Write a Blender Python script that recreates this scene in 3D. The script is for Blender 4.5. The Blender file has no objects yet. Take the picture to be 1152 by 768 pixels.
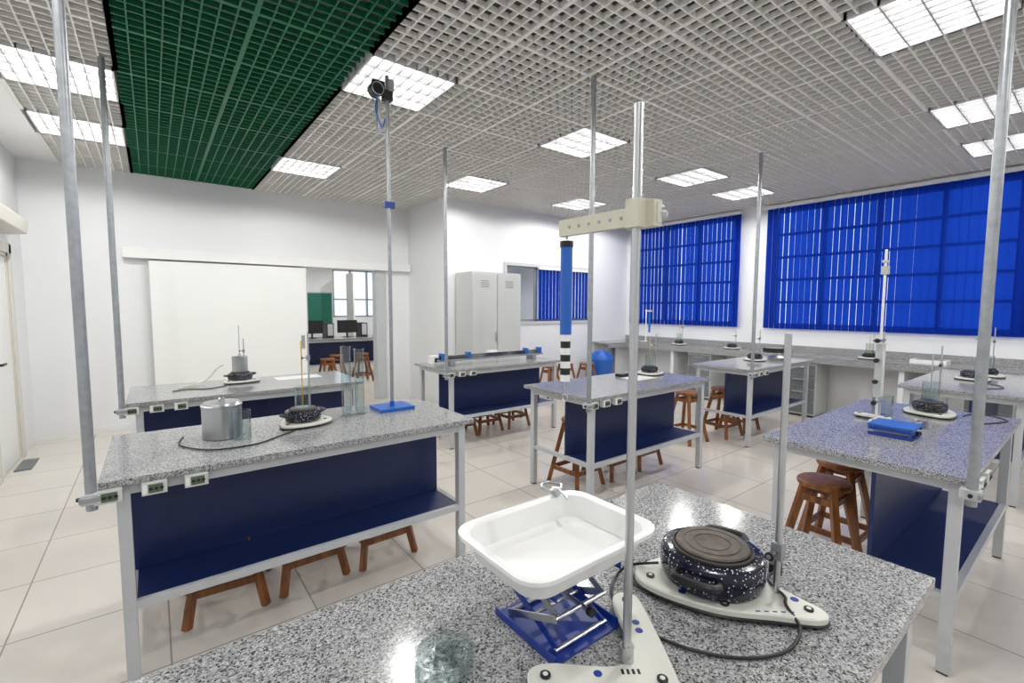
import bpy, bmesh, math, random
from mathutils import Vector, Matrix
random.seed(7)
sc=bpy.context.scene
try:
    sc.view_settings.view_transform='Standard'
    sc.view_settings.look='None'
    sc.view_settings.exposure=0.0
except Exception: pass

# ---------------------------------------------------------------- materials
def pmat(name,col,rough=0.5,metal=0.0,**kw):
    m=bpy.data.materials.new(name); m.use_nodes=True
    b=m.node_tree.nodes['Principled BSDF']
    b.inputs['Base Color'].default_value=(*col,1)
    b.inputs['Roughness'].default_value=rough
    b.inputs['Metallic'].default_value=metal
    for k,v in kw.items():
        k=k.replace('_',' ')
        if k in b.inputs: b.inputs[k].default_value=v
    return m
def noisy(m,scale=3,amt=0.06,bump=0.0,bscale=200):
    nt=m.node_tree; b=nt.nodes['Principled BSDF']; c=b.inputs['Base Color'].default_value[:3]
    g=nt.nodes.new('ShaderNodeNewGeometry')
    n=nt.nodes.new('ShaderNodeTexNoise'); n.inputs['Scale'].default_value=scale; n.inputs['Detail'].default_value=4
    nt.links.new(g.outputs['Position'],n.inputs['Vector'])
    r=nt.nodes.new('ShaderNodeValToRGB')
    r.color_ramp.elements[0].position=.3; r.color_ramp.elements[1].position=.7
    r.color_ramp.elements[0].color=(*[x*(1-amt) for x in c],1)
    r.color_ramp.elements[1].color=(*[min(1,x*(1+amt)) for x in c],1)
    nt.links.new(n.outputs['Fac'],r.inputs['Fac']); nt.links.new(r.outputs['Color'],b.inputs['Base Color'])
    if bump:
        n2=nt.nodes.new('ShaderNodeTexNoise'); n2.inputs['Scale'].default_value=bscale
        nt.links.new(g.outputs['Position'],n2.inputs['Vector'])
        bp=nt.nodes.new('ShaderNodeBump'); bp.inputs['Strength'].default_value=bump; bp.inputs['Distance'].default_value=.002
        nt.links.new(n2.outputs['Fac'],bp.inputs['Height']); nt.links.new(bp.outputs['Normal'],b.inputs['Normal'])
    return m
M={}
M['wall']=noisy(pmat('wall_paint',(.80,.81,.82),.55),1.2,.02,.1)
M['white']=pmat('white_paint',(.82,.82,.81),.4)
M['doorwhite']=pmat('door_laminate',(.86,.87,.85),.3)
M['beige']=pmat('beige_casing',(.70,.68,.62),.45)
M['grid']=pmat('white_grid',(.86,.84,.80),.5)
M['green']=pmat('green_grid',(.004,.13,.055),.5)
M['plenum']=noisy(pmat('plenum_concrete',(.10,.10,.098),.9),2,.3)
M['frame']=noisy(pmat('grey_enamel_steel',(.52,.54,.56),.35),5,.03)
M['navy']=noisy(pmat('navy_laminate',(.006,.018,.090),.38),4,.1)
M['steel']=pmat('brushed_steel',(.55,.56,.57),.3,1.0)
M['zinc']=noisy(pmat('galvanised_steel',(.36,.38,.40),.38,.6),30,.12)
M['chrome']=pmat('chrome',(.75,.76,.78),.12,1.0)
M['black']=pmat('black_plastic',(.012,.012,.013),.4)
M['dark']=pmat('cast_iron',(.045,.04,.036),.5,.3)
M['rust']=noisy(pmat('iron_disc',(.10,.08,.065),.5,.3),40,.35)
M['plast']=pmat('white_plastic',(.86,.86,.85),.25)
M['basewhite']=pmat('base_enamel',(.76,.76,.69),.3)
M['blue']=pmat('blue_paint',(.012,.045,.30),.35)
M['blue2']=pmat('bright_blue',(.015,.12,.50),.35)
M['cabinet']=noisy(pmat('grey_cabinet',(.56,.57,.56),.4),3,.02)
M['drawer']=pmat('drawer_grey',(.16,.17,.18),.4)
M['board']=pmat('green_board',(.01,.16,.11),.5)
M['cream']=pmat('cream_paint',(.60,.58,.47),.4)
M['brass']=pmat('yellow_liquid',(.75,.45,.04),.25)
M['socket']=pmat('socket_plate',(.62,.64,.60),.4)
M['ledgreen']=pmat('socket_insert',(.10,.14,.09),.4)
M['alu']=pmat('aluminium_frame',(.30,.32,.35),.4,.3)
M['reflector']=pmat('reflector',(.80,.80,.80),.3)
M['louver']=pmat('louver',(.50,.50,.50),.35)
M['screen']=pmat('monitor_black',(.008,.009,.01),.2)

def emit(name,col,s):
    m=bpy.data.materials.new(name); m.use_nodes=True; nt=m.node_tree; nt.nodes.clear()
    e=nt.nodes.new('ShaderNodeEmission'); e.inputs[0].default_value=(*col,1); e.inputs[1].default_value=s
    o=nt.nodes.new('ShaderNodeOutputMaterial'); nt.links.new(e.outputs[0],o.inputs[0]); return m
M['tube']=emit('fluorescent_tube',(1.0,.99,.98),14)

def granite():
    m=pmat('grey_granite',(.4,.4,.4),.14); nt=m.node_tree; b=nt.nodes['Principled BSDF']
    g=nt.nodes.new('ShaderNodeNewGeometry')
    n=nt.nodes.new('ShaderNodeTexNoise'); n.inputs['Scale'].default_value=140; n.inputs['Detail'].default_value=2
    nt.links.new(g.outputs['Position'],n.inputs['Vector'])
    mx=nt.nodes.new('ShaderNodeMixRGB'); mx.inputs[0].default_value=.008
    nt.links.new(g.outputs['Position'],mx.inputs[1]); nt.links.new(n.outputs['Color'],mx.inputs[2])
    v=nt.nodes.new('ShaderNodeTexVoronoi'); v.inputs['Scale'].default_value=290
    nt.links.new(mx.outputs[0],v.inputs['Vector'])
    s=nt.nodes.new('ShaderNodeSeparateColor'); nt.links.new(v.outputs['Color'],s.inputs[0])
    r=nt.nodes.new('ShaderNodeValToRGB'); r.color_ramp.interpolation='LINEAR'
    el=r.color_ramp.elements
    el[0].position=.0; el[0].color=(.03,.03,.034,1)
    el[1].position=.16; el[1].color=(.09,.095,.10,1)
    for p,c in ((.28,.23),(.55,.34),(.8,.45),(1.0,.60)):
        e=el.new(p); e.color=(c,c*1.0,c*1.01,1)
    nt.links.new(s.outputs[0],r.inputs['Fac'])
    nt.links.new(r.outputs['Color'],b.inputs['Base Color'])
    return m
M['granite']=granite()
def enamel():
    m=pmat('speckled_enamel',(.01,.012,.03),.15); nt=m.node_tree; b=nt.nodes['Principled BSDF']
    g=nt.nodes.new('ShaderNodeNewGeometry')
    v=nt.nodes.new('ShaderNodeTexVoronoi'); v.inputs['Scale'].default_value=115
    nt.links.new(g.outputs['Position'],v.inputs['Vector'])
    r=nt.nodes.new('ShaderNodeValToRGB'); r.color_ramp.interpolation='CONSTANT'
    el=r.color_ramp.elements; el[0].color=(.75,.77,.8,1); el[1].position=.20; el[1].color=(.008,.01,.025,1)
    nt.links.new(v.outputs['Distance'],r.inputs['Fac']); nt.links.new(r.outputs['Color'],b.inputs['Base Color'])
    return m
M['enamel']=enamel()
def wood():
    m=pmat('stool_wood',(.2,.07,.02),.35); nt=m.node_tree; b=nt.nodes['Principled BSDF']
    g=nt.nodes.new('ShaderNodeNewGeometry'); mp=nt.nodes.new('ShaderNodeMapping'); mp.inputs['Scale'].default_value=(30,30,4)
    n=nt.nodes.new('ShaderNodeTexNoise'); n.inputs['Scale'].default_value=1; n.inputs['Detail'].default_value=5
    nt.links.new(g.outputs['Position'],mp.inputs[0]); nt.links.new(mp.outputs[0],n.inputs['Vector'])
    r=nt.nodes.new('ShaderNodeValToRGB'); r.color_ramp.elements[0].position=.3; r.color_ramp.elements[1].position=.7
    r.color_ramp.elements[0].color=(.14,.042,.010,1); r.color_ramp.elements[1].color=(.35,.13,.035,1)
    nt.links.new(n.outputs['Fac'],r.inputs['Fac']); nt.links.new(r.outputs['Color'],b.inputs['Base Color']); return m
M['wood']=wood()
def tiles():
    m=pmat('floor_tile',(.7,.66,.6),.16); nt=m.node_tree; b=nt.nodes['Principled BSDF']
    g=nt.nodes.new('ShaderNodeNewGeometry')
    br=nt.nodes.new('ShaderNodeTexBrick'); br.offset=0; br.squash=1
    br.inputs['Scale'].default_value=1; br.inputs['Brick Width'].default_value=.62; br.inputs['Row Height'].default_value=.62
    br.inputs['Mortar Size'].default_value=.004; br.inputs['Mortar Smooth'].default_value=.2
    br.inputs['Color1'].default_value=(.76,.71,.64,1); br.inputs['Color2'].default_value=(.79,.745,.68,1); br.inputs['Mortar'].default_value=(.38,.34,.29,1)
    nt.links.new(g.outputs['Position'],br.inputs['Vector'])
    n=nt.nodes.new('ShaderNodeTexNoise'); n.inputs['Scale'].default_value=2.5; n.inputs['Detail'].default_value=6
    nt.links.new(g.outputs['Position'],n.inputs['Vector'])
    mx=nt.nodes.new('ShaderNodeMixRGB'); mx.blend_type='MULTIPLY'; mx.inputs[0].default_value=.12
    nt.links.new(br.outputs['Color'],mx.inputs[1]); nt.links.new(n.outputs['Fac'],mx.inputs[2])
    nt.links.new(mx.outputs[0],b.inputs['Base Color']); return m
M['tiles']=tiles()
def mixsh(name,parts):
    m=bpy.data.materials.new(name); m.use_nodes=True; nt=m.node_tree; nt.nodes.clear()
    o=nt.nodes.new('ShaderNodeOutputMaterial'); cur=None
    for typ,col,fac in parts:
        s=nt.nodes.new(typ); s.inputs['Color'].default_value=(*col,1)
        if 'Roughness' in s.inputs and typ=='ShaderNodeBsdfGlossy': s.inputs['Roughness'].default_value=.03
        if cur is None: cur=s.outputs[0]
        else:
            mx=nt.nodes.new('ShaderNodeMixShader'); mx.inputs[0].default_value=fac
            nt.links.new(cur,mx.inputs[1]); nt.links.new(s.outputs[0],mx.inputs[2]); cur=mx.outputs[0]
    nt.links.new(cur,o.inputs[0]); return m
M['blind']=mixsh('blue_blind_fabric',[('ShaderNodeBsdfDiffuse',(.010,.04,.26),0),('ShaderNodeBsdfTranslucent',(.012,.06,.55),.5),('ShaderNodeBsdfTransparent',(.018,.10,.75),.22)])
M['pane']=mixsh('window_pane',[('ShaderNodeBsdfTransparent',(.93,.96,.97),0),('ShaderNodeBsdfGlossy',(1,1,1),.07)])
def glassy():
    m=bpy.data.materials.new('clear_glass'); m.use_nodes=True; nt=m.node_tree; nt.nodes.clear()
    o=nt.nodes.new('ShaderNodeOutputMaterial'); t=nt.nodes.new('ShaderNodeBsdfTransparent'); t.inputs[0].default_value=(.90,.94,.94,1)
    gl=nt.nodes.new('ShaderNodeBsdfGlossy'); gl.inputs['Roughness'].default_value=.03
    fr=nt.nodes.new('ShaderNodeLayerWeight'); fr.inputs[0].default_value=.5
    pw=nt.nodes.new('ShaderNodeMath'); pw.operation='POWER'; pw.inputs[1].default_value=2.2; nt.links.new(fr.outputs['Facing'],pw.inputs[0])
    ml=nt.nodes.new('ShaderNodeMath'); ml.operation='MULTIPLY_ADD'; ml.inputs[1].default_value=.7; ml.inputs[2].default_value=.05
    nt.links.new(pw.outputs[0],ml.inputs[0])
    mx=nt.nodes.new('ShaderNodeMixShader'); nt.links.new(ml.outputs[0],mx.inputs[0])
    nt.links.new(t.outputs[0],mx.inputs[1]); nt.links.new(gl.outputs[0],mx.inputs[2]); nt.links.new(mx.outputs[0],o.inputs[0]); return m
M['glass']=glassy()

# ---------------------------------------------------------------- builder
class B:
    def __init__(s,name): s.name=name; s.bm=bmesh.new(); s.m=[]
    def mi(s,k):
        if k not in s.m: s.m.append(k)
        return s.m.index(k)
    def box(s,x0,x1,y0,y1,z0,z1,mat):
        v=[s.bm.verts.new(p) for p in ((x0,y0,z0),(x1,y0,z0),(x1,y1,z0),(x0,y1,z0),(x0,y0,z1),(x1,y0,z1),(x1,y1,z1),(x0,y1,z1))]
        i=s.mi(mat)
        for f in ((0,3,2,1),(4,5,6,7),(0,1,5,4),(1,2,6,5),(2,3,7,6),(3,0,4,7)):
            s.bm.faces.new([v[k] for k in f]).material_index=i
    def obox(s,c,size,mat,rz=0,rx=0,ry=0):
        Mx=Matrix.Translation(c)@Matrix.Rotation(rz,4,'Z')@Matrix.Rotation(ry,4,'Y')@Matrix.Rotation(rx,4,'X')
        a,b,d=[q/2 for q in size]; i=s.mi(mat)
        v=[s.bm.verts.new(Mx@Vector(p)) for p in ((-a,-b,-d),(a,-b,-d),(a,b,-d),(-a,b,-d),(-a,-b,d),(a,-b,d),(a,b,d),(-a,b,d))]
        for f in ((0,3,2,1),(4,5,6,7),(0,1,5,4),(1,2,6,5),(2,3,7,6),(3,0,4,7)):
            s.bm.faces.new([v[k] for k in f]).material_index=i
    def bar(s,p0,p1,w,h,mat):
        p0=Vector(p0);p1=Vector(p1);d=(p1-p0); L=d.length; z=d.normalized()
        x=Vector((0,0,1)).cross(z)
        x=Vector((1,0,0)) if x.length<1e-3 else x.normalized()
        y=z.cross(x); i=s.mi(mat); vs=[]
        for q in (p0,p1):
            for a,b in ((-w/2,-h/2),(w/2,-h/2),(w/2,h/2),(-w/2,h/2)): vs.append(s.bm.verts.new(q+x*a+y*b))
        for f in ((0,3,2,1),(4,5,6,7),(0,1,5,4),(1,2,6,5),(2,3,7,6),(3,0,4,7)):
            s.bm.faces.new([vs[k] for k in f]).material_index=i
    def loft(s,rings,mat,c0=True,c1=True,closed=True):
        i=s.mi(mat); R=[[s.bm.verts.new(p) for p in r] for r in rings]; n=len(R[0])
        for a,b in zip(R,R[1:]):
            for k in range(n if closed else n-1):
                s.bm.faces.new((a[k],a[(k+1)%n],b[(k+1)%n],b[k])).material_index=i
        if c0: s.bm.faces.new(R[0][::-1]).material_index=i
        if c1: s.bm.faces.new(R[-1]).material_index=i
    def cyl(s,p0,p1,r,mat,n=16,r2=None):
        p0=Vector(p0);p1=Vector(p1); z=(p1-p0).normalized()
        x=z.orthogonal().normalized(); y=z.cross(x); r2=r if r2 is None else r2
        rg=[[q+(x*math.cos(t)+y*math.sin(t))*rr for t in [2*math.pi*k/n for k in range(n)]] for q,rr in ((p0,r),(p1,r2))]
        s.loft(rg,mat)
    def lathe(s,c,prof,mat,n=32,c0=True,c1=True):
        s.loft([[(c[0]+r*math.cos(2*math.pi*k/n),c[1]+r*math.sin(2*math.pi*k/n),c[2]+z) for k in range(n)] for r,z in prof],mat,c0,c1)
    def tube(s,pts,r,mat,n=8,closed=False,sub=6):
        P=[Vector(p) for p in pts]
        if sub>1:
            Q=[];N=len(P)
            for k in range(N if closed else N-1):
                g=lambda j:P[j%N] if closed else P[max(0,min(N-1,j))]
                a,b,c,d=g(k-1),g(k),g(k+1),g(k+2)
                for t in range(sub):
                    t/=sub; Q.append(.5*((2*b)+(c-a)*t+(2*a-5*b+4*c-d)*t*t+(3*b-3*c+d-a)*t**3))
            if not closed: Q.append(P[-1])
            P=Q
        N=len(P); rg=[]; px=None
        for k in range(N):
            t=(P[(k+1)%N]-P[k-1]) if closed else (P[min(N-1,k+1)]-P[max(0,k-1)])
            t=t.normalized()
            x=(px-t*px.dot(t)).normalized() if px is not None and (px-t*px.dot(t)).length>1e-4 else t.orthogonal().normalized()
            px=x; y=t.cross(x)
            rg.append([P[k]+(x*math.cos(a)+y*math.sin(a))*r for a in [2*math.pi*j/n for j in range(n)]])
        if closed: rg.append(rg[0]); s.loft(rg,mat,False,False)
        else: s.loft(rg,mat)
    def ring(s,c,R,r,mat,axis='Z',n=28):
        c=Vector(c);pts=[]
        for k in range(n):
            a=2*math.pi*k/n
            o={'Z':(math.cos(a),math.sin(a),0),'X':(0,math.cos(a),math.sin(a)),'Y':(math.cos(a),0,math.sin(a))}[axis]
            pts.append(c+Vector(o)*R)
        s.tube(pts,r,mat,8,True,1)
    def plate(s,pts,z0,z1,mat,sub=8,bev=.003):
        N=len(pts);Q=[]
        P=[Vector((p[0],p[1],0)) for p in pts]
        for k in range(N):
            a,b,c,d=P[k-1],P[k],P[(k+1)%N],P[(k+2)%N]
            for t in range(sub):
                t/=sub; Q.append(.5*((2*b)+(c-a)*t+(2*a-5*b+4*c-d)*t*t+(3*b-3*c+d-a)*t**3))
        area=sum(Q[k-1].x*Q[k].y-Q[k].x*Q[k-1].y for k in range(len(Q)))
        if area<0: Q=Q[::-1]
        nrm=[]
        for k in range(len(Q)):
            t=(Q[(k+1)%len(Q)]-Q[k-1]).normalized(); nrm.append(Vector((-t.y,t.x,0)))
        s.loft([[(q.x,q.y,z0) for q in Q],[(q.x,q.y,z1-bev) for q in Q],[(q.x+n.x*bev,q.y+n.y*bev,z1) for q,n in zip(Q,nrm)]],mat)
    def done(s,bevel=0,smooth=True):
        bmesh.ops.recalc_face_normals(s.bm,faces=s.bm.faces)
        me=bpy.data.meshes.new(s.name); s.bm.to_mesh(me); s.bm.free()
        for k in s.m: me.materials.append(M[k])
        if smooth:
            for p in me.polygons: p.use_smooth=True
            me.set_sharp_from_angle(angle=math.radians(35))
        o=bpy.data.objects.new(s.name,me); sc.collection.objects.link(o)
        if bevel:
            md=o.modifiers.new('bevel','BEVEL'); md.width=bevel; md.segments=2; md.limit_method='ANGLE'; md.angle_limit=math.radians(50)
        return o
def rrect(cx,cy,w,d,r,z,n=5):
    pts=[]
    for sx,sy,a0 in ((1,1,0),(-1,1,90),(-1,-1,180),(1,-1,270)):
        for k in range(n+1):
            a=math.radians(a0+90*k/n); pts.append((cx+sx*(w/2-r)+r*math.cos(a),cy+sy*(d/2-r)+r*math.sin(a),z))
    return pts

# ---------------------------------------------------------------- room shell
ZC=3.25; XL=-1.15; XR=8.02; YA=7.64; YB=6.37; XS=3.6; YK=-3.3; XM=1.85; XN=3.02
b=B('floor'); b.box(-3,10,YK-.2,13,-.1,0,'tiles'); b.done(smooth=False)
b=B('wall_far')
b.box(XL-.12,XM,YA,YA+.12,0,3.9,'wall'); b.box(XN,XS,YA,YA+.12,0,3.9,'wall'); b.box(XM,XN,YA,YA+.12,2.2,3.9,'wall'); b.done(smooth=False)
b=B('wall_left'); 
b.box(XL-.12,XL,YK,6.0,0,3.9,'wall'); b.box(XL-.12,XL,6.95,YA,0,3.9,'wall'); b.box(XL-.12,XL,6.0,6.95,2.15,3.9,'wall'); b.done(smooth=False)
b=B('wall_step'); b.box(XS,XS+.12,YB+.12,YA+.12,0,3.9,'wall'); b.done(smooth=False)
b=B('wall_cabinet_side')
wx0,wx1,wz0,wz1=4.8,6.85,1.33,2.3
b.box(XS,wx0,YB,YB+.12,0,3.9,'wall'); b.box(wx1,XR+.15,YB,YB+.12,0,3.9,'wall')
b.box(wx0,wx1,YB,YB+.12,0,wz0,'wall'); b.box(wx0,wx1,YB,YB+.12,wz1,3.9,'wall'); b.done(smooth=False)
b=B('wall_back'); b.box(XL-.12,XR+.2,YK-.12,YK,0,3.9,'wall'); b.done(smooth=False)
b=B('wall_right')
WIN=[(4.08,6.15),(.72,3.42),(-2.8,.25)]
b.box(XR,XR+.15,YK,YB,0,1.32,'wall'); b.box(XR,XR+.15,YK,YB,3.12,3.9,'wall')
for a,c in ((6.15,YB),(3.42,4.08),(.25,.72),(YK,-2.8)): b.box(XR,XR+.15,a,c,1.32,3.12,'wall')
b.done(smooth=False)
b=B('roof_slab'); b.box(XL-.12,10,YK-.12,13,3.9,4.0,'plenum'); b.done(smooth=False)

b=B('baseboard_far'); b.box(XL,-.28,YA-.015,YA,0,.09,'white'); b.done(smooth=False)
b=B('baseboard_left'); b.box(XL,XL+.015,YK,5.93,0,.09,'white'); b.done(smooth=False)

for wi,(y0,y1) in enumerate(WIN):
    b=B('window_%d'%(wi+1)); X=XR+.08
    nv=max(2,round((y1-y0)/.66)); 
    for k in range(nv+1):
        y=y0+(y1-y0)*k/nv; b.box(X-.03,X+.03,max(y0,y-.024),min(y1,y+.024),1.32,3.12,'alu')
    for k in range(6):
        z=1.32+(3.12-1.32)*k/5; b.box(X-.025,X+.025,y0,y1,max(1.32,z-.02),min(3.12,z+.02),'alu')
    b.box(X+.001,X+.005,y0,y1,1.32,3.12,'pane')
    b.done(smooth=False)
def blinds(name,p0,p1,z0,z1,axis,off,base=13,var=8):
    b=B(name); pitch=.085; n=int((p1-p0)/pitch); i=b.mi('blind')
    for k in range(n):
        c=p0+pitch*(k+.5); a=math.radians(base+random.uniform(-var,var)); w=.0455
        da,db=w*math.cos(a),w*math.sin(a)
        cols=[]
        for t in (-1,0,1):
            u=c+da*t; v=off+db*t+(.004 if t==0 else 0)
            cols.append([(v,u,z) if axis=='Y' else (u,v,z) for z in (z0,z1)])
        vs=[[b.bm.verts.new(q) for q in cc] for cc in cols]
        for A,C in zip(vs,vs[1:]): b.bm.faces.new((A[0],C[0],C[1],A[1])).material_index=i
    if axis=='Y':
        b.box(off-.03,off+.03,p0,p1,z1,z1+.05,'white')
    else: b.box(p0,p1,off-.03,off+.03,z1,z1+.04,'white')
    return b.done()
blinds('vertical_blind',3.95,6.33,1.26,3.17,'Y',7.96)
blinds('vertical_blind',.55,3.60,1.26,3.17,'Y',7.96)
blinds('vertical_blind',-2.8,.50,1.26,3.17,'Y',7.96)
blinds('vertical_blind',5.5,6.80,1.36,2.26,'X',6.34,12,6)
b=B('window_4'); Y=YB+.06
for x in (wx0,5.48,6.15,wx1-.04): b.box(x,x+.04,Y-.03,Y+.03,wz0,wz1,'alu')
b.box(wx0,wx1,Y-.03,Y+.03,wz0,wz0+.04,'alu'); b.box(wx0,wx1,Y-.03,Y+.03,wz1-.04,wz1,'alu'); b.box(wx0,wx1,Y,Y+.004,wz0,wz1,'pane'); b.done(smooth=False)
b=B('trim_1')
for a in ((wx0-.05,wx1+.05,wz0-.05,wz0),(wx0-.05,wx1+.05,wz1,wz1+.05),(wx0-.05,wx0,wz0,wz1),(wx1,wx1+.05,wz0,wz1)):
    b.box(a[0],a[1],YB-.02,YB-.001,a[2],a[3],'cabinet')
b.done(smooth=False)

b=B('door_1')
b.box(-.02,1.88,YA-.075,YA-.03,.015,2.17,'doorwhite'); b.box(-.02,-.01,YA-.078,YA-.03,.015,2.17,'frame'); b.box(1.87,1.885,YA-.08,YA-.028,.015,2.17,'frame')
b.box(1.78,1.83,YA-.085,YA-.075,.95,1.15,'steel'); b.done(.002)
b=B('trim_2'); b.box(-.27,XS-.01,YA-.11,YA-.001,2.19,2.32,'white'); b.done(.004)
b=B('trim_3'); b.box(XN-.03,XN-.001,YA-.03,YA+.14,0,2.18,'frame'); b.box(XN,XN+.14,YA-.03,YA-.001,0,2.18,'frame'); b.done(.003)
b=B('door_2')
b.box(XL-.05,XL-.01,6.065,6.885,.01,2.08,'doorwhite')
for y0,y1,z0,z1 in ((6.002,6.06,0,2.14),(6.89,6.948,0,2.14),(6.002,6.948,2.09,2.148)): b.box(XL-.1,XL,y0,y1,z0,z1,'beige')
for y0,y1,z0,z1 in ((5.94,6.03,0,2.22),(6.92,7.01,0,2.22),(5.94,7.01,2.12,2.22)): b.box(XL+.001,XL+.02,y0,y1,z0,z1,'beige')
b.cyl((XL-.01,6.14,1.05),(XL+.05,6.14,1.05),.012,'black'); b.box(XL+.04,XL+.06,6.13,6.27,1.04,1.06,'black')
b.box(XL-.01,XL+.004,6.1,6.18,.95,1.16,'steel'); b.done(.002)
b=B('air_curtain'); b.loft([[(XL+.001,5.7,2.30),(XL+.17,5.7,2.32),(XL+.19,5.7,2.45),(XL+.001,5.7,2.5)],[(XL+.001,6.85,2.30),(XL+.17,6.85,2.32),(XL+.19,6.85,2.45),(XL+.001,6.85,2.5)]],'beige'); b.done(.01)
b=B('door_gap_strip'); b.box(XL+.03,XL+.15,6.35,6.75,0.0,.012,'drawer'); b.done(.003)  # dark strip laid in place of the dark gap at the door's foot

# ---------------------------------------------------------------- ceiling grid
MOD=.67; X0=-.80
Y0=.40-5*MOD
fix=[(-.80,4.42),(-.80,5.76),(-.8,1.74),(-.8,-.94),(1.21,3.08),(1.21,5.76),(3.22,3.08),(3.22,5.09),(5.23,3.08),(5.23,5.09),(6.57,3.08),
     (3.22,.40),(5.23,.40),(6.57,.40),(1.21,.40),(1.21,-2.28),(3.22,-2.28),(5.23,-2.28),(6.57,5.09),(6.57,-2.28)]  # rows behind the camera repeat the layout unseen, added for fill light
def cuts(p,a0,a1,axis):
    iv=[(a0,a1)]
    for fx,fy in fix:
        lo,hi,ca,cb=(fx,fx+MOD,fy,fy+MOD) if axis=='Y' else (fy,fy+MOD,fx,fx+MOD)
        if lo-.01<p<hi+.01:
            nv=[]
            for s,e in iv:
                if cb<=s or ca>=e: nv.append((s,e)); continue
                if ca>s: nv.append((s,ca))
                if cb<e: nv.append((cb,e))
            iv=nv
    return [q for q in iv if q[1]-q[0]>.01]
NC=8; P=MOD/NC; dp=.034
def ymax(x): return YA-.002 if x<XS else YB-.002
def grid(name,xa,xb,mat,th=.005):
    b=B(name)
    k0=round((xa-X0)/P); k1=round((xb-X0)/P)
    for k in range(k0,k1+1):
        x=X0+k*P; t=th if k%NC else .013
        if x>XR-.01: break
        for s,e in cuts(x,YK,ymax(x),'Y'): b.box(x-t,x+t,s,e,ZC,ZC+dp,mat)
    n=int((YA-Y0)/P)
    for k in range(-2,n+1):
        y=Y0+k*P; t=th if k%NC else .013
        lim=XR if y<YB else XS
        x1=min(xb,lim)
        if y>YA-.01 or x1<=xa: continue
        for s,e in cuts(y,xa,x1,'X'): b.box(s,e,y-t,y+t,ZC+.0005,ZC+dp-.0005,mat)
    return b.done(smooth=False)
grid('ceiling_grid_left',-.80,-.13-.015,'grid'); grid('ceiling_grid_green',-.13,1.21-.015,'green',.0045); grid('ceiling_grid_main',1.21,XR-.002,'grid')
b=B('ceiling'); b.box(XL,-.815,YK,YA,ZC,ZC+.05,'white'); b.done(smooth=False)
def lamp(x,y,z,p,ang=172):
    l=bpy.data.lights.new('fluorescent_lamp','SPOT'); l.energy=p; l.spot_size=math.radians(ang); l.spot_blend=.25; l.shadow_soft_size=0.0; l.color=(1,.99,.965)
    o=bpy.data.objects.new('fluorescent_lamp',l); o.location=(x,y,z); sc.collection.objects.link(o)
for fx,fy in fix:
    b=B('ceiling_light'); x0,x1,y0,y1=fx+.014,fx+MOD-.014,fy+.014,fy+MOD-.014
    z=ZC
    b.box(x0,x1,y0,y1,z+.125,z+.13,'reflector')
    for a in ((x0,x0+.012,y0,y1),(x1-.012,x1,y0,y1),(x0,x1,y0,y0+.012),(x0,x1,y1-.012,y1)): b.box(*a,z,z+.125,'reflector')
    w=(y1-y0)/4
    for k in range(4):
        yc=y0+w*(k+.5); b.cyl((x0+.02,yc,z+.065),(x1-.02,yc,z+.065),.015,'tube',10)
        if k:
            yy=y0+w*k; b.loft([[(x0,yy-.014,z+.04),(x0,yy-.004,z+.001),(x0,yy+.004,z+.001),(x0,yy+.014,z+.04)],[(x1,yy-.014,z+.04),(x1,yy-.004,z+.001),(x1,yy+.004,z+.001),(x1,yy+.014,z+.04)]],'louver')
    nx=8
    for k in range(1,nx):
        xx=x0+(x1-x0)*k/nx; b.loft([[(xx-.006,y0,z+.035),(xx-.004,y0,z+.001),(xx+.004,y0,z+.001),(xx+.006,y0,z+.035)],[(xx-.006,y1,z+.035),(xx-.004,y1,z+.001),(xx+.004,y1,z+.001),(xx+.006,y1,z+.035)]],'louver')
    b.done(smooth=False)
    lamp(fx+MOD/2,fy+MOD/2,ZC-.02,41)

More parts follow.
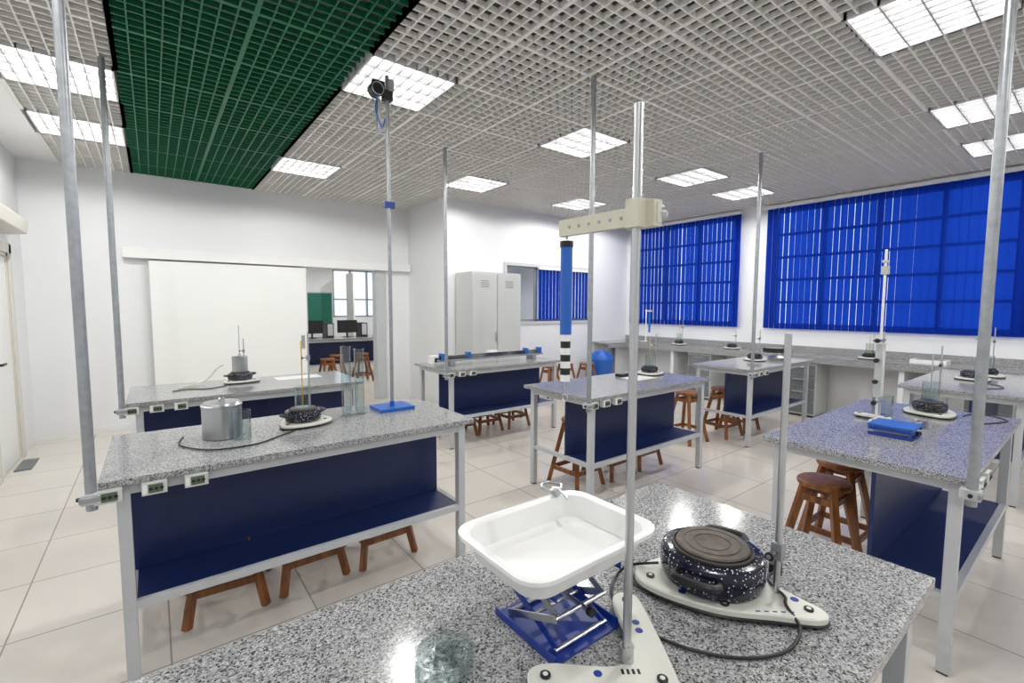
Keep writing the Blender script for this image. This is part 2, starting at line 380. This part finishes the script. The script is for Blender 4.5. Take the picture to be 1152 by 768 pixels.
# ---------------------------------------------------------------- benches
def socket(b,x,y,z,w=.085,ang=0):
    b.box(x-w/2,x+w/2,y-.035,y,z-.026,z+.026,'socket')
    b.box(x-w/2+.022,x+w/2-.014,y-.038,y-.034,z-.018,z+.018,'ledgreen')
    for dx in (-.012,.006,.024): b.cyl((x+dx,y-.0375,z),(x+dx,y-.041,z),.007,'black',8)
    b.box(x-w/2+.003,x-w/2+.018,y-.037,y-.034,z-.018,z+.018,'plast')
def bench(x0,y0,w=1.74,d=.82,n_s=3,pole=True):
    x1=x0+w; y1=y0+d
    b=B('lab_bench')
    b.box(x0,x1,y0,y1,.872,.9,'granite')
    L=.045; lx0,lx1,ly0,ly1=x0+.05,x1-.05,y0+.03,y1-.04
    for x in (lx0,lx1-L):
        for y in (ly0,ly1-L): 
            b.box(x,x+L,y,y+L,0.01,.872,'frame'); b.box(x+.003,x+L-.003,y+.003,y+L-.003,0,.01,'black')
    for y in (ly0,ly1-L): b.box(lx0+L,lx1-L,y,y+L,.825,.8715,'frame')
    for x in (lx0,lx1-L): b.box(x,x+L,ly0+L,ly1-L,.825,.8715,'frame')
    sy1=ly0+.32
    b.box(lx0+L,lx1-L,ly0,ly0+.03,.325,.36,'frame')
    for x in (lx0+.005,lx1-L+.005): b.box(x,x+.035,ly0+L,ly1-L,.33,.36,'frame')
    b.box(lx0+L,lx1-L,ly0+.03,sy1,.335,.358,'navy')
    b.box(lx0+L*.6,lx1-L*.8,sy1-.018,sy1,.3585,.8245,'navy')
    for k in range(n_s): socket(b,x0+.03+.145*k,y0+.03-(.012 if k else .02),.845)
    b.done(.003)
    if pole:
        p=B('steel_pole'); px,py=x0-.02,y0-.005
        p.cyl((px,py,.80),(px,py,ZC-.001),.0185,'zinc',20)
        p.box(px-.03,x0-.0005,py-.03,py+.035,.83,.87,'frame'); p.box(px-.035,px+.03,py-.033,py-.02,.84,.86,'zinc')
        p.cyl((px-.045,py,.85),(px-.02,py,.85),.008,'black',10)
        p.done(.002)
T=[(-.15,.24,1.73,.84),(-.20,2.40,1.76,.84),(-.18,4.25,1.72,.86),(2.60,2.39,1.72,.80),(2.52,4.40,1.70,.82),(5.26,2.42,1.72,.74),(2.61,.31,1.70,.82),(5.36,.35,1.74,.82)]
for k,t in enumerate(T): bench(*t,pole=(k!=0))

# ---------------------------------------------------------------- stools
def stool(x,y,rz=None):
    rz=random.uniform(-.06,.06) if rz is None else rz
    b=B('wooden_stool'); H=.60; bs=.175
    b.lathe((x,y,0),[(.118,H-.035),(.133,H-.03),(.137,H-.015),(.133,H-.003),(.125,H)],'wood',28)
    c,s=math.cos(rz),math.sin(rz); R=lambda a,d,z:(x+a*c-d*s,y+a*s+d*c,z)
    sp=lambda z: .075+(bs-.075)*(1-z/(H-.034))
    for sx in (-1,1):
        for sy in (-1,1): b.bar(R(sx*.075,sy*.075,H-.034),R(sx*bs,sy*bs,0.0),.036,.036,'wood')
    for z in (.50,.15):
        q=sp(z)
        for sg in (-1,1):
            b.bar(R(-q,sg*q,z),R(q,sg*q,z),.02,.038,'wood'); b.bar(R(sg*q,-q,z),R(sg*q,q,z),.02,.038,'wood')
    b.done(.003)
for p in [(.25,2.87),(.67,2.88),(1.11,2.87),(2.98,2.90),(3.42,2.89),(3.86,2.90),(2.95,4.91),(3.35,4.92),(3.78,4.9),
          (5.0,3.05),(5.60,2.93),(6.05,2.93),(3.05,.97),(3.52,1.03),(5.3,5.8),(5.72,5.85),(6.1,5.7),(2.95,9.7),(3.5,9.75),(4.05,9.7),(2.6,9.1)]:
    stool(*p)

# ---------------------------------------------------------------- cabinet
b=B('metal_cabinet'); x0,x1,y0,y1,zt=3.78,4.72,5.88,6.34,2.12
b.box(x0,x1,y0,y1,.04,zt,'cabinet'); 
for k in (0,1):
    a=x0+.012+k*.464; b.box(a,a+.452,y0-.016,y0-.001,.09,zt-.03,'cabinet')
    for j in range(4): b.box(a+.15,a+.30,y0-.018,y0-.0155,zt-.14-.03*j,zt-.13-.03*j,'drawer')
b.box(x0+.466,x0+.474,y0-.003,y0-.0005,.09,zt-.03,'drawer')
b.box(x0+.43,x0+.445,y0-.03,y0-.016,1.05,1.2,'steel'); b.box(x0+.02,x1-.02,y0+.02,y1,0,.04,'black'); b.done(.004)
b=B('swing_lid_bin'); b.lathe((6.65,5.85,0),[(.18,0),(.19,.02),(.225,.58),(.235,.60),(.235,.63),(.20,.70),(.12,.765),(.02,.79)],'blue2',32); b.done()

# ---------------------------------------------------------------- window counter
b=B('granite_counter')
b.box(7.45,XR-.001,YK+.01,YB-.001,.87,.9,'granite'); b.box(7.45,7.47,YK+.01,YB-.001,.80,.87,'granite'); b.box(XR-.022,XR-.001,YK+.01,YB-.001,.9,1.0,'granite')
b.box(6.95,7.449,YB-.45,YB-.001,.87,.9,'granite'); b.box(6.95,7.449,YB-.45,YB-.43,.8,.87,'granite')
for y in (6.2,4.9,3.6,1.6,.2,-1.6): b.box(7.5,XR-.001,y-.03,y+.03,0,.87,'wall')
b.done(.003)
def drawers(y):
    b=B('drawer_unit'); b.box(7.49,7.98,y,y+.42,.03,.79,'cabinet')
    for k in range(4): 
        z=.06+.18*k; b.box(7.472,7.49,y+.015,y+.405,z,z+.165,'drawer'); b.box(7.46,7.472,y+.12,y+.30,z+.12,z+.135,'steel')
    b.box(7.52,7.95,y+.03,y+.39,0,.03,'black'); b.done(.003)
drawers(2.55); drawers(4.15); drawers(.6)

# ---------------------------------------------------------------- lab items
def vbase(b,hub,l1,l2,z=.9,w=.05,mat='basewhite'):
    h=Vector((*hub,0));a=Vector((*l1,0));c=Vector((*l2,0))
    da=(a-h).normalized();dc=(c-h).normalized(); back=-(da+dc).normalized()
    def perp(d,toward):
        n=Vector((-d.y,d.x,0)); return n if n.dot(toward)>0 else -n
    na=perp(da,dc); nc=perp(dc,da)
    pts=[h+back*w*1.0, h-na*w*.9+da*.02, a-na*w*.7-da*.01, a-na*w*.35+da*w*.6, a+na*w*.35+da*w*.6, a+na*w*.7-da*.01, (h+(da+dc).normalized()*w*1.1),
         c+nc*w*.7-dc*.01, c+nc*w*.35+dc*w*.6, c-nc*w*.35+dc*w*.6, c-nc*w*.7-dc*.01, h-nc*w*.9+dc*.02]
    P=[(p.x,p.y) for p in pts]
    b.plate([(p.x+(p-h).normalized().x*.003,p.y+(p-h).normalized().y*.003) for p in pts],z+.008,z+.013,'black')
    b.plate(P,z+.0131,z+.026,mat)
    for q in (a,c,h+back*w*.35):
        b.cyl((q.x,q.y,z),(q.x,q.y,z+.009),.012,'black',12)
        b.cyl((q.x,q.y,z+.026),(q.x,q.y,z+.030),.010,'black',14); b.cyl((q.x,q.y,z+.030),(q.x,q.y,z+.031),.005,'plast',10)
def hotplate(b,x,y,z,R=.115,rz=0,handles=True):
    k=R/.115
    b.lathe((x,y,z),[(R*.86,0),(R*.96,.006*k),(R,.022*k),(R,.058*k),(R*.97,.066*k),(R*.90,.070*k)],'enamel',40)
    b.lathe((x,y,z+.070*k),[(R*.78,0),(R*.78,.006),(R*.74,.009),(R*.74,.004),(R*.71,.004),(R*.71,.010)],'dark',40)
    b.lathe((x,y,z+.070*k+.010),[(R*.71,0),(R*.68,.0035),(R*.56,.0035),(R*.55,.0015),(R*.52,.0015),(R*.51,.0035),(R*.36,.0035),(R*.35,.0015),(R*.32,.0015),(R*.31,.003),(R*.2,.001),(R*.05,.001)],'rust',40)
    if handles:
        for sg in (0,math.pi):
            a=rz+sg; c,s=math.cos(a),math.sin(a)
            f=lambda u,v,w:(x+u*c-v*s,y+u*s+v*c,z+w*k)
            b.tube([f(R*.9,-.045*k,.045),f(R*1.12,-.047*k,.05),f(R*1.26,-.03*k,.052),f(R*1.26,.03*k,.052),f(R*1.12,.047*k,.05),f(R*.9,.045*k,.045)],.0085*k,'black',10)
def rod(b,x,y,z0,z1,r=.006,mat='steel',n=14): b.cyl((x,y,z0),(x,y,z1),r,mat,n)
def bosshead(b,x,y,z,s=.022,mat='zinc'):
    b.box(x-s*.6,x+s*.6,y-s*.6,y+s*.6,z-s,z+s,mat); b.cyl((x-s*2,y,z),(x-s*.5,y,z),s*.25,mat,10); b.cyl((x-s*2.4,y,z),(x-s*2,y,z),s*.5,'black',12)
def jack(b,cx,cy,z0,h,w=.19,d=.20,mat='blue'):
    b.box(cx-w/2,cx+w/2,cy-d/2,cy+d/2,z0,z0+.004,mat); 
    for sx in (-1,1): b.box(cx+sx*w/2-.002,cx+sx*w/2+.002,cy-d/2,cy+d/2,z0,z0+.018,mat)
    zt=z0+h; b.box(cx-w/2,cx+w/2,cy-d/2,cy+d/2,zt-.004,zt,mat)
    for sx in (-1,1): b.box(cx+sx*w/2-.002,cx+sx*w/2+.002,cy-d/2,cy+d/2,zt-.02,zt,mat)
    hm=(h-.02)/2
    a=d*.38; 
    for sx in (-1,1):
        X=cx+sx*w*.36
        for lv in (0,1):
            zA=z0+.01+lv*hm; zB=zA+hm
            b.bar((X,cy-a,zA),(X,cy+a,zB),.004,.016,'zinc' if lv else mat); b.bar((X+sx*.006,cy+a,zA),(X+sx*.006,cy-a,zB),.004,.016,'steel')
    for yy in (-a,a):
        for zz in (.01,.01+hm,.01+2*hm): b.cyl((cx-w*.40,cy+yy,z0+zz),(cx+w*.40,cy+yy,z0+zz),.005,'steel',10)
    for zz in (.01+hm*.5,.01+hm*1.5): b.cyl((cx-w*.40,cy,z0+zz),(cx+w*.40,cy,z0+zz),.004,'steel',10)
    b.cyl((cx,cy-a-.02,z0+.01+hm),(cx,cy+a,z0+.01+hm),.005,'steel',10); b.cyl((cx,cy-a-.032,z0+.01+hm),(cx,cy-a-.02,z0+.01+hm),.010,'black',18)

b=B('retort_stand')
vbase(b,(.70,.475),(.54,.595),(.835,.645),w=.047)
for q in ((.62,.54),(.775,.565),(.79,.585)): b.cyl((*q,.926),(*q,.9268),.008,'blue',16)
for k in range(4): b.obox((.66+.008*k,.515-.006*k,.9263),(.005,.012,.0006),'black',rz=-.64)
rod(b,.69,.53,.926,1.955,.0082,'steel',24)
b.cyl((.69,.53,.926),(.69,.53,.955),.014,'steel',20)
p0=Vector((.712,.498,1.765)); p1=Vector((.700,.735,1.765))
b.bar(p0,p1,.012,.034,'cream')
for k in range(7):
    q=p0.lerp(p1,.22+.11*k); b.cyl(q+Vector((-.0075,-.001,0)),q+Vector((-.0058,-.001,0)),.0035,'zinc',10)
b.box(.676,.704,.515,.545,1.740,1.790,'cream'); b.box(.700,.722,.50,.54,1.742,1.788,'cream')
b.cyl((.722,.515,1.765),(.734,.510,1.765),.018,'zinc',24); b.cyl((.734,.510,1.765),(.741,.508,1.765),.010,'steel',16)
b.cyl((.703,.72,1.75),(.703,.72,1.742),.003,'steel',8)
b.done(.0012)
b=B('spring_dynamometer')
x,y=.703,.72
b.cyl((x,y,1.54),(x,y,1.725),.0125,'blue2',24); b.cyl((x,y,1.725),(x,y,1.738),.014,'black',24)
zz=1.54
for k in range(7):
    b.cyl((x,y,zz-.0145),(x,y,zz),.0108,'plast' if k%2==0 else 'black',20); zz-=.0145
b.cyl((x,y,1.41),(x,y,zz),.002,'steel',8); b.ring((x,y,1.402),.008,.0015,'steel','X',16); b.done()

b=B('lab_jack'); jack(b,.685,.72,.9,.152); b.done(.001)
b=B('white_tray')
cx,cy,z0=.68,.715,1.0525; 
b.loft([rrect(cx,cy,.28,.185,.035,z0),rrect(cx,cy,.32,.225,.045,z0+.012),rrect(cx,cy,.345,.25,.05,z0+.055),rrect(cx,cy,.38,.285,.055,z0+.058),rrect(cx,cy,.38,.285,.055,z0+.066),rrect(cx,cy,.373,.278,.052,z0+.067),
        rrect(cx,cy,.338,.243,.048,z0+.063),rrect(cx,cy,.312,.217,.042,z0+.014),rrect(cx,cy,.275,.18,.033,z0+.004)],'plast'); b.done()
b=B('ring_clamp'); zc=z0+.083
b.ring((.80,.865,zc),.026,.004,'steel','Z',28); b.cyl((.80,.839,zc),(.80,.805,z0+.069),.003,'steel',10)
b.box(.793,.807,.836,.860,z0+.0675,zc,'steel'); b.done()

b=B('hot_plate_stand')
PB=[(.930,.685),(.930,.61),(.975,.50),(1.05,.415),(1.115,.345),(1.155,.35),(1.165,.42),(1.18,.53),(1.20,.64),(1.16,.70),(1.06,.71),(.975,.72)]
c0=Vector((1.07,.55))
b.plate(PB,.9131,.927,'basewhite')
b.plate([tuple(Vector(p)+(Vector(p)-c0).normalized()*.004) for p in PB],.908,.913,'black')
for q in ((.96,.67),(1.13,.375),(1.15,.66),(1.00,.50)):
    b.cyl((*q,.9),(*q,.9091),.012,'black',12); b.cyl((*q,.927),(*q,.931),.010,'black',14); b.cyl((*q,.931),(*q,.932),.005,'plast',10)
for k in range(5): 
    q=(1.035+.014*k,.442-.012*k); b.obox((*q,.9273),(.010,.004,.0006),'blue',rz=-.7)
b.cyl((1.145,.41,.927),(1.145,.41,.9278),.009,'blue',16); b.cyl((.965,.585,.927),(.965,.585,.9278),.009,'blue',16)
hotplate(b,1.082,.578,.927,.122,rz=.25)
rod(b,1.14,.448,.927,1.54,.0075,'steel',20); bosshead(b,1.14,.448,1.03,.02); b.cyl((1.09,.448,1.03),(1.175,.448,1.03),.005,'steel',10)
b.tube([(1.0,.675,.945),(.96,.735,.925),(.92,.745,.905),(.85,.70,.905),(.81,.60,.905),(.83,.50,.905),(.89,.415,.905),(.98,.365,.905),(1.06,.365,.915),(1.10,.41,.932),(1.13,.425,.932),(1.16,.47,.932),(1.20,.49,.925),(1.27,.50,.91)],.0035,'black',8)
b.obox((1.285,.51,.913),(.045,.03,.024),'black',rz=.4); b.cyl((1.305,.515,.913),(1.325,.525,.913),.0025,'steel',8); b.cyl((1.30,.525,.913),(1.32,.535,.913),.0025,'steel',8)
b.done(.0008)
b=B('glass_dish')
b.lathe((.42,.755,.9),[(.055,0),(.058,.002),(.058,.035),(.054,.035),(.054,.004),(.022,.004),(.022,.038),(.018,.038),(.018,.002)],'glass',36); b.done()

b=B('calorimeter_pot')
b.lathe((.27,2.88,.9),[(.088,0),(.093,.004),(.093,.165),(.096,.168),(.096,.175),(.091,.177)],'steel',40)
b.lathe((.27,2.88,1.077),[(.09,0),(.083,.012),(.015,.016),(.015,.03),(.008,.034)],'steel',32)
b.lathe((.345,2.775,.9),[(.045,0),(.045,.15),(.043,.15),(.043,.003)],'glass',28); b.done()
def small_setup(name,x,y,z,R=.08,rx=.08,h=.45,tint='brass',beaker=True):
    b=B(name); k=R/.115; zt=z+.0262+.070*k+.014
    b.plate([(x-.14,y-.09),(x,y-.13),(x+.13,y-.07),(x+.13,y+.04),(x+.03,y+.13),(x-.1,y+.09)],z+.012,z+.0255,'basewhite')
    b.plate([(x-.143,y-.093),(x,y-.133),(x+.133,y-.073),(x+.133,y+.043),(x+.03,y+.133),(x-.103,y+.093)],z+.008,z+.012,'black')
    for q in ((x-.11,y-.07),(x+.10,y-.05),(x+.02,y+.1)): b.cyl((*q,z),(*q,z+.009),.012,'black',10); b.cyl((*q,z+.0255),(*q,z+.029),.009,'black',10)
    hotplate(b,x-.01,y,z+.0262,R,rz=.4)
    rod(b,x+rx,y-.03,z+.026,z+h,.005); bosshead(b,x+rx,y-.03,z+h*.72,.015); b.cyl((x+rx,y-.03,z+h*.72),(x-.01,y,z+h*.72),.004,'steel',8)
    if beaker:
        b.lathe((x-.01,y,zt),[(.042,0),(.045,.003),(.045,.12),(.048,.123),(.042,.12),(.042,.004)],'glass',28)
        b.cyl((x-.01,y,zt+.01),(x-.01,y,z+h*.9),.0035,tint,8)
    b.done(.0008)
    return zt
small_setup('heating_stand',.69,2.90,.9,.10,.02,.55)
b=B('power_cord'); b.tube([(.10,2.98,.905),(.08,2.80,.905),(.20,2.62,.905),(.38,2.60,.905),(.50,2.68,.905),(.60,2.76,.905)],.004,'black'); b.done()
b=B('measuring_cylinder')
for dx,hh in ((0,.44),(.085,.42)):
    b.lathe((.955+dx,2.96,.9),[(.040,0),(.040,.008),(.022,.014),(.030,.02),(.030,hh),(.035,hh+.006),(.028,hh),(.028,.022)],'glass',28)
b.done()
b=B('pulley_stand'); x,y=1.27,2.98
b.box(x-.12,x+.12,y-.10,y+.10,.9,.922,'blue2'); b.cyl((x,y,.922),(x,y,.955),.016,'blue2',20)
rod(b,x,y,.922,3.09,.012,'zinc',20)
b.box(x-.035,x+.035,y-.02,y+.02,2.245,2.285,'blue')
b.box(x-.03,x+.03,y-.025,y+.025,2.93,2.99,'dark'); b.box(x-.10,x-.02,y-.015,y+.015,2.98,3.04,'black'); b.cyl((x-.075,y-.03,2.98),(x-.075,y+.03,2.98),.045,'black',24)
b.ring((x-.075,y-.034,2.98),.038,.004,'steel','Y'); b.box(x+.0,x+.045,y-.01,y+.01,3.0,3.07,'steel')
b.tube([(x-.075,y-.034,2.95),(x-.10,y-.05,2.84),(x-.06,y-.05,2.74),(x-.03,y-.03,2.80)],.004,'blue2',8)
b.box(x-.07,x-.05,y-.015,y+.015,2.72,2.93,'steel')
b.done(.001)
zt=small_setup('heating_stand',.62,4.85,.9,.10,.02,.40,'steel',False)
b=B('calorimeter_pot'); b.lathe((.61,4.85,zt),[(.06,0),(.063,.004),(.063,.13),(.066,.135),(.055,.14),(.01,.145),(.01,.16)],'steel',32); rod(b,.61,4.85,zt+.16,1.42,.004); b.done()
b=B('angle_stand'); b.tube([(.15,4.75,.907),(.35,4.95,.93),(.45,5.02,1.02),(.5,5.03,1.05)],.006,'cream'); b.done()
b=B('power_cord'); b.tube([(.10,4.62,.905),(.22,4.66,.905),(.34,4.60,.905),(.48,4.68,.905)],.004,'black'); b.done()
b=B('instruction_sheet'); b.box(.9,1.3,4.75,4.95,.9,.903,'plast'); b.done()
b=B('linear_air_track')
b.bar((2.62,4.75,1.0),(4.15,4.75,1.0),.05,.05,'chrome'); b.box(2.60,4.17,4.70,4.80,.955,.972,'alu')
for x in (2.75,4.0): b.box(x-.03,x+.03,4.68,4.82,.9,.955,'alu')
for x in (2.64,4.13,3.0,3.9): b.box(x-.02,x+.02,4.71,4.79,.975,1.05,'blue2')
b.box(3.3,3.42,4.71,4.79,1.025,1.05,'plast'); b.done(.002)
b=B('meter_box'); b.box(2.62,2.78,4.92,5.06,.9,1.0,'plast'); b.box(2.64,2.76,4.915,4.92,.93,.98,'black'); b.done(.004)
small_setup('heating_stand',4.08,2.92,.9,.085,.05,.42,'brass',True)
b=B('instruction_sheet'); b.box(3.62,3.92,2.72,2.93,.9,.902,'plast'); b.box(3.66,3.8,2.95,3.03,.9,.93,'black'); b.done()
small_setup('heating_stand',6.25,2.85,.9,.09,.05,.40,'steel',False)
b=B('metal_tray'); b.loft([rrect(6.6,2.7,.26,.18,.03,.9),rrect(6.6,2.7,.3,.22,.04,.94),rrect(6.6,2.7,.28,.2,.035,.938),rrect(6.6,2.7,.24,.16,.03,.905)],'steel'); b.done()
b=B('lab_jack'); jack(b,3.22,.70,.9,.05,.20,.19); b.box(3.12,3.32,.60,.80,.9505,.962,'blue2'); b.cyl((3.32,.68,.935),(3.50,.64,.935),.006,'steel',10); b.box(3.50,3.53,.62,.66,.9,.95,'steel'); b.done(.001)
small_setup('heating_stand',4.02,.70,.9,.09,.06,.45,'steel',True)
b=B('retort_stand'); x,y=3.52,.86
vbase(b,(x+.03,y-.03),(x-.12,y-.02),(x+.05,y+.1),.9,.04)
rod(b,x,y,.926,1.95,.007,'plast'); rod(b,x+.06,y,.926,1.45,.006,'steel'); 
b.box(x-.016,x+.016,y-.018,y+.018,1.80,1.85,'cabinet'); b.box(x-.03,x+.03,y-.012,y+.012,1.87,1.885,'cabinet'); b.box(x-.03,x+.03,y-.02,y+.016,1.05,1.38,'cabinet')
b.box(x-.02,x+.02,y-.022,y-.019,1.08,1.35,'plast')
for z in (1.02,1.15,1.28,1.40): b.cyl((x-.06,y,z),(x+.075,y,z),.009,'zinc',10); b.cyl((x-.075,y,z),(x-.06,y,z),.014,'black',12)
b.done(.001)
b=B('glass_beaker'); b.lathe((3.72,.88,.9),[(.052,0),(.055,.003),(.055,.13),(.058,.134),(.052,.13),(.052,.004)],'glass',28); b.done()
b=B('power_cord'); b.tube([(4.1,.55,.905),(4.22,.53,.905),(4.26,.45,.905),(4.15,.36,.905),(4.0,.40,.905),(3.85,.48,.905)],.004,'black'); b.done()
small_setup('heating_stand',6.3,.80,.9,.09,.06,.55,'steel',False)
small_setup('heating_stand',6.75,.75,.9,.08,.0,.5,'brass',True)
b=B('power_cord'); b.tube([(6.1,.75,.905),(6.0,.6,.905),(5.8,.55,.905),(5.6,.7,.905)],.004,'black'); b.done()
small_setup('heating_stand',7.72,4.9,.9,.08,.05,.45,'brass',True); small_setup('heating_stand',7.72,3.9,.9,.08,.05,.3,'steel',False)
small_setup('heating_stand',7.72,2.0,.9,.08,.05,.35,'brass',True)
b=B('retort_stand'); vbase(b,(7.7,5.6),(7.6,5.7),(7.8,5.72),.9,.035); rod(b,7.7,5.63,.926,1.55,.012,'plast'); b.cyl((7.7,5.55,1.1),(7.7,5.55,1.5),.02,'blue2'); b.bar((7.7,5.65,1.52),(7.7,5.5,1.52),.02,.03,'cream'); b.done()
b=B('instrument_box'); b.box(7.6,7.85,3.1,3.35,.9,.96,'black'); b.box(7.62,7.83,3.12,3.33,.96,.965,'steel'); b.done(.003)
b=B('instrument_box'); b.box(7.6,7.85,1.2,1.55,.9,.95,'plast'); b.box(7.62,7.83,1.24,1.5,.95,.955,'drawer'); b.done(.003)

# ---------------------------------------------------------------- adjoining room
b=B('wall_adjoining_far'); 
b.box(-3,3.75,12.5,12.62,0,3.9,'wall'); b.box(6.5,10,12.5,12.62,0,3.9,'wall'); b.box(3.75,6.5,12.5,12.62,0,1.3,'wall'); b.box(3.75,6.5,12.5,12.62,2.55,3.9,'wall'); b.done(smooth=False)
b=B('wall_adjoining_left'); b.box(-3.1,-3,YA+.12,12.6,0,3.9,'wall'); b.done(smooth=False)
b=B('wall_adjoining_right'); b.box(9.9,10,YB+.12,12.6,0,3.9,'wall'); b.done(smooth=False)
b=B('wall_adjoining_near'); b.box(-3,XL-.12,YA+.02,YA+.12,0,3.9,'wall'); b.box(XR+.15,10,YB+.02,YB+.12,0,3.9,'wall'); b.done(smooth=False)
b=B('ceiling_adjoining'); b.box(-3,XS,YA+.12,12.5,3.0,3.05,'white'); b.box(XS+.12,9.9,YB+.12,12.5,3.0,3.05,'white'); b.done(smooth=False)
b=B('window_5')
for x in (3.75,4.2,4.65,5.1,5.55,6.0,6.46): b.box(x,x+.04,12.52,12.6,1.3,2.55,'alu')
for z in (1.3,1.75,2.51): b.box(3.75,6.5,12.52,12.6,z,z+.04,'alu')
b.box(3.75,6.5,12.55,12.555,1.3,2.55,'pane'); b.done(smooth=False)
b=B('green_board'); b.box(2.3,3.70,12.46,12.499,1.1,1.92,'board'); b.box(2.27,3.73,12.465,12.498,1.07,1.95,'frame'); b.done(smooth=False)
bench(2.3,10.1,1.8,.8,0,False); bench(4.15,10.1,1.8,.8,0,False)
def monitor(x,y):
    b=B('computer_monitor'); b.box(x-.22,x+.22,y,y+.03,1.0,1.28,'screen'); b.cyl((x,y+.04,.9),(x,y+.04,1.05),.02,'black'); b.lathe((x,y+.04,.9),[(.1,0),(.1,.01),(.02,.015)],'black',24); b.done(.004)
    b=B('computer_tower'); b.box(x+.27,x+.42,y-.1,y+.25,.9,1.22,'black'); b.box(x+.29,x+.40,y-.103,y-.1,.95,1.2,'frame'); b.done(.004)
for x in (2.7,3.45,4.35,5.1): monitor(x,10.5)
b=B('partition_panel')
b.box(3.9,3.93,11.4,11.9,0,2.4,'doorwhite'); b.done()
for x,y in ((1.2,9.6),(4.0,9.6),(6.5,9.6),(6.3,7.8)):  # fixtures added to light this room; the last one brightens the cabinet-wall window
    b=B('ceiling_light'); b.box(x,x+1.2,y,y+.3,2.97,2.999,'reflector'); 
    for k in (.08,.22): b.cyl((x+.03,y+k,2.955),(x+1.17,y+k,2.955),.013,'tube',10)
    b.done()
    lamp(x+.6,y+.15,2.93,80)

# ---------------------------------------------------------------- world + camera
w=bpy.data.worlds.new('sky'); sc.world=w; w.use_nodes=True
bg=w.node_tree.nodes['Background']; bg.inputs[0].default_value=(.85,.93,1.0,1); bg.inputs[1].default_value=1.5
f=522.1;a=math.radians(37.72);t=math.radians(4.33);r=math.radians(0.19)
F=Vector((math.sin(a)*math.cos(t),math.cos(a)*math.cos(t),-math.sin(t)))
R0=Vector((math.cos(a),-math.sin(a),0)); U0=R0.cross(F)
R=R0*math.cos(r)+U0*math.sin(r); U=-R0*math.sin(r)+U0*math.cos(r)
cd=bpy.data.cameras.new('camera'); cd.sensor_width=36; cd.lens=36*f/1152; cd.clip_start=.02; cd.clip_end=200
co=bpy.data.objects.new('camera',cd); sc.collection.objects.link(co)
mt=Matrix((( R.x,U.x,-F.x,0),(R.y,U.y,-F.y,0),(R.z,U.z,-F.z,1.6),(0,0,0,1)))
co.matrix_world=mt; sc.camera=co
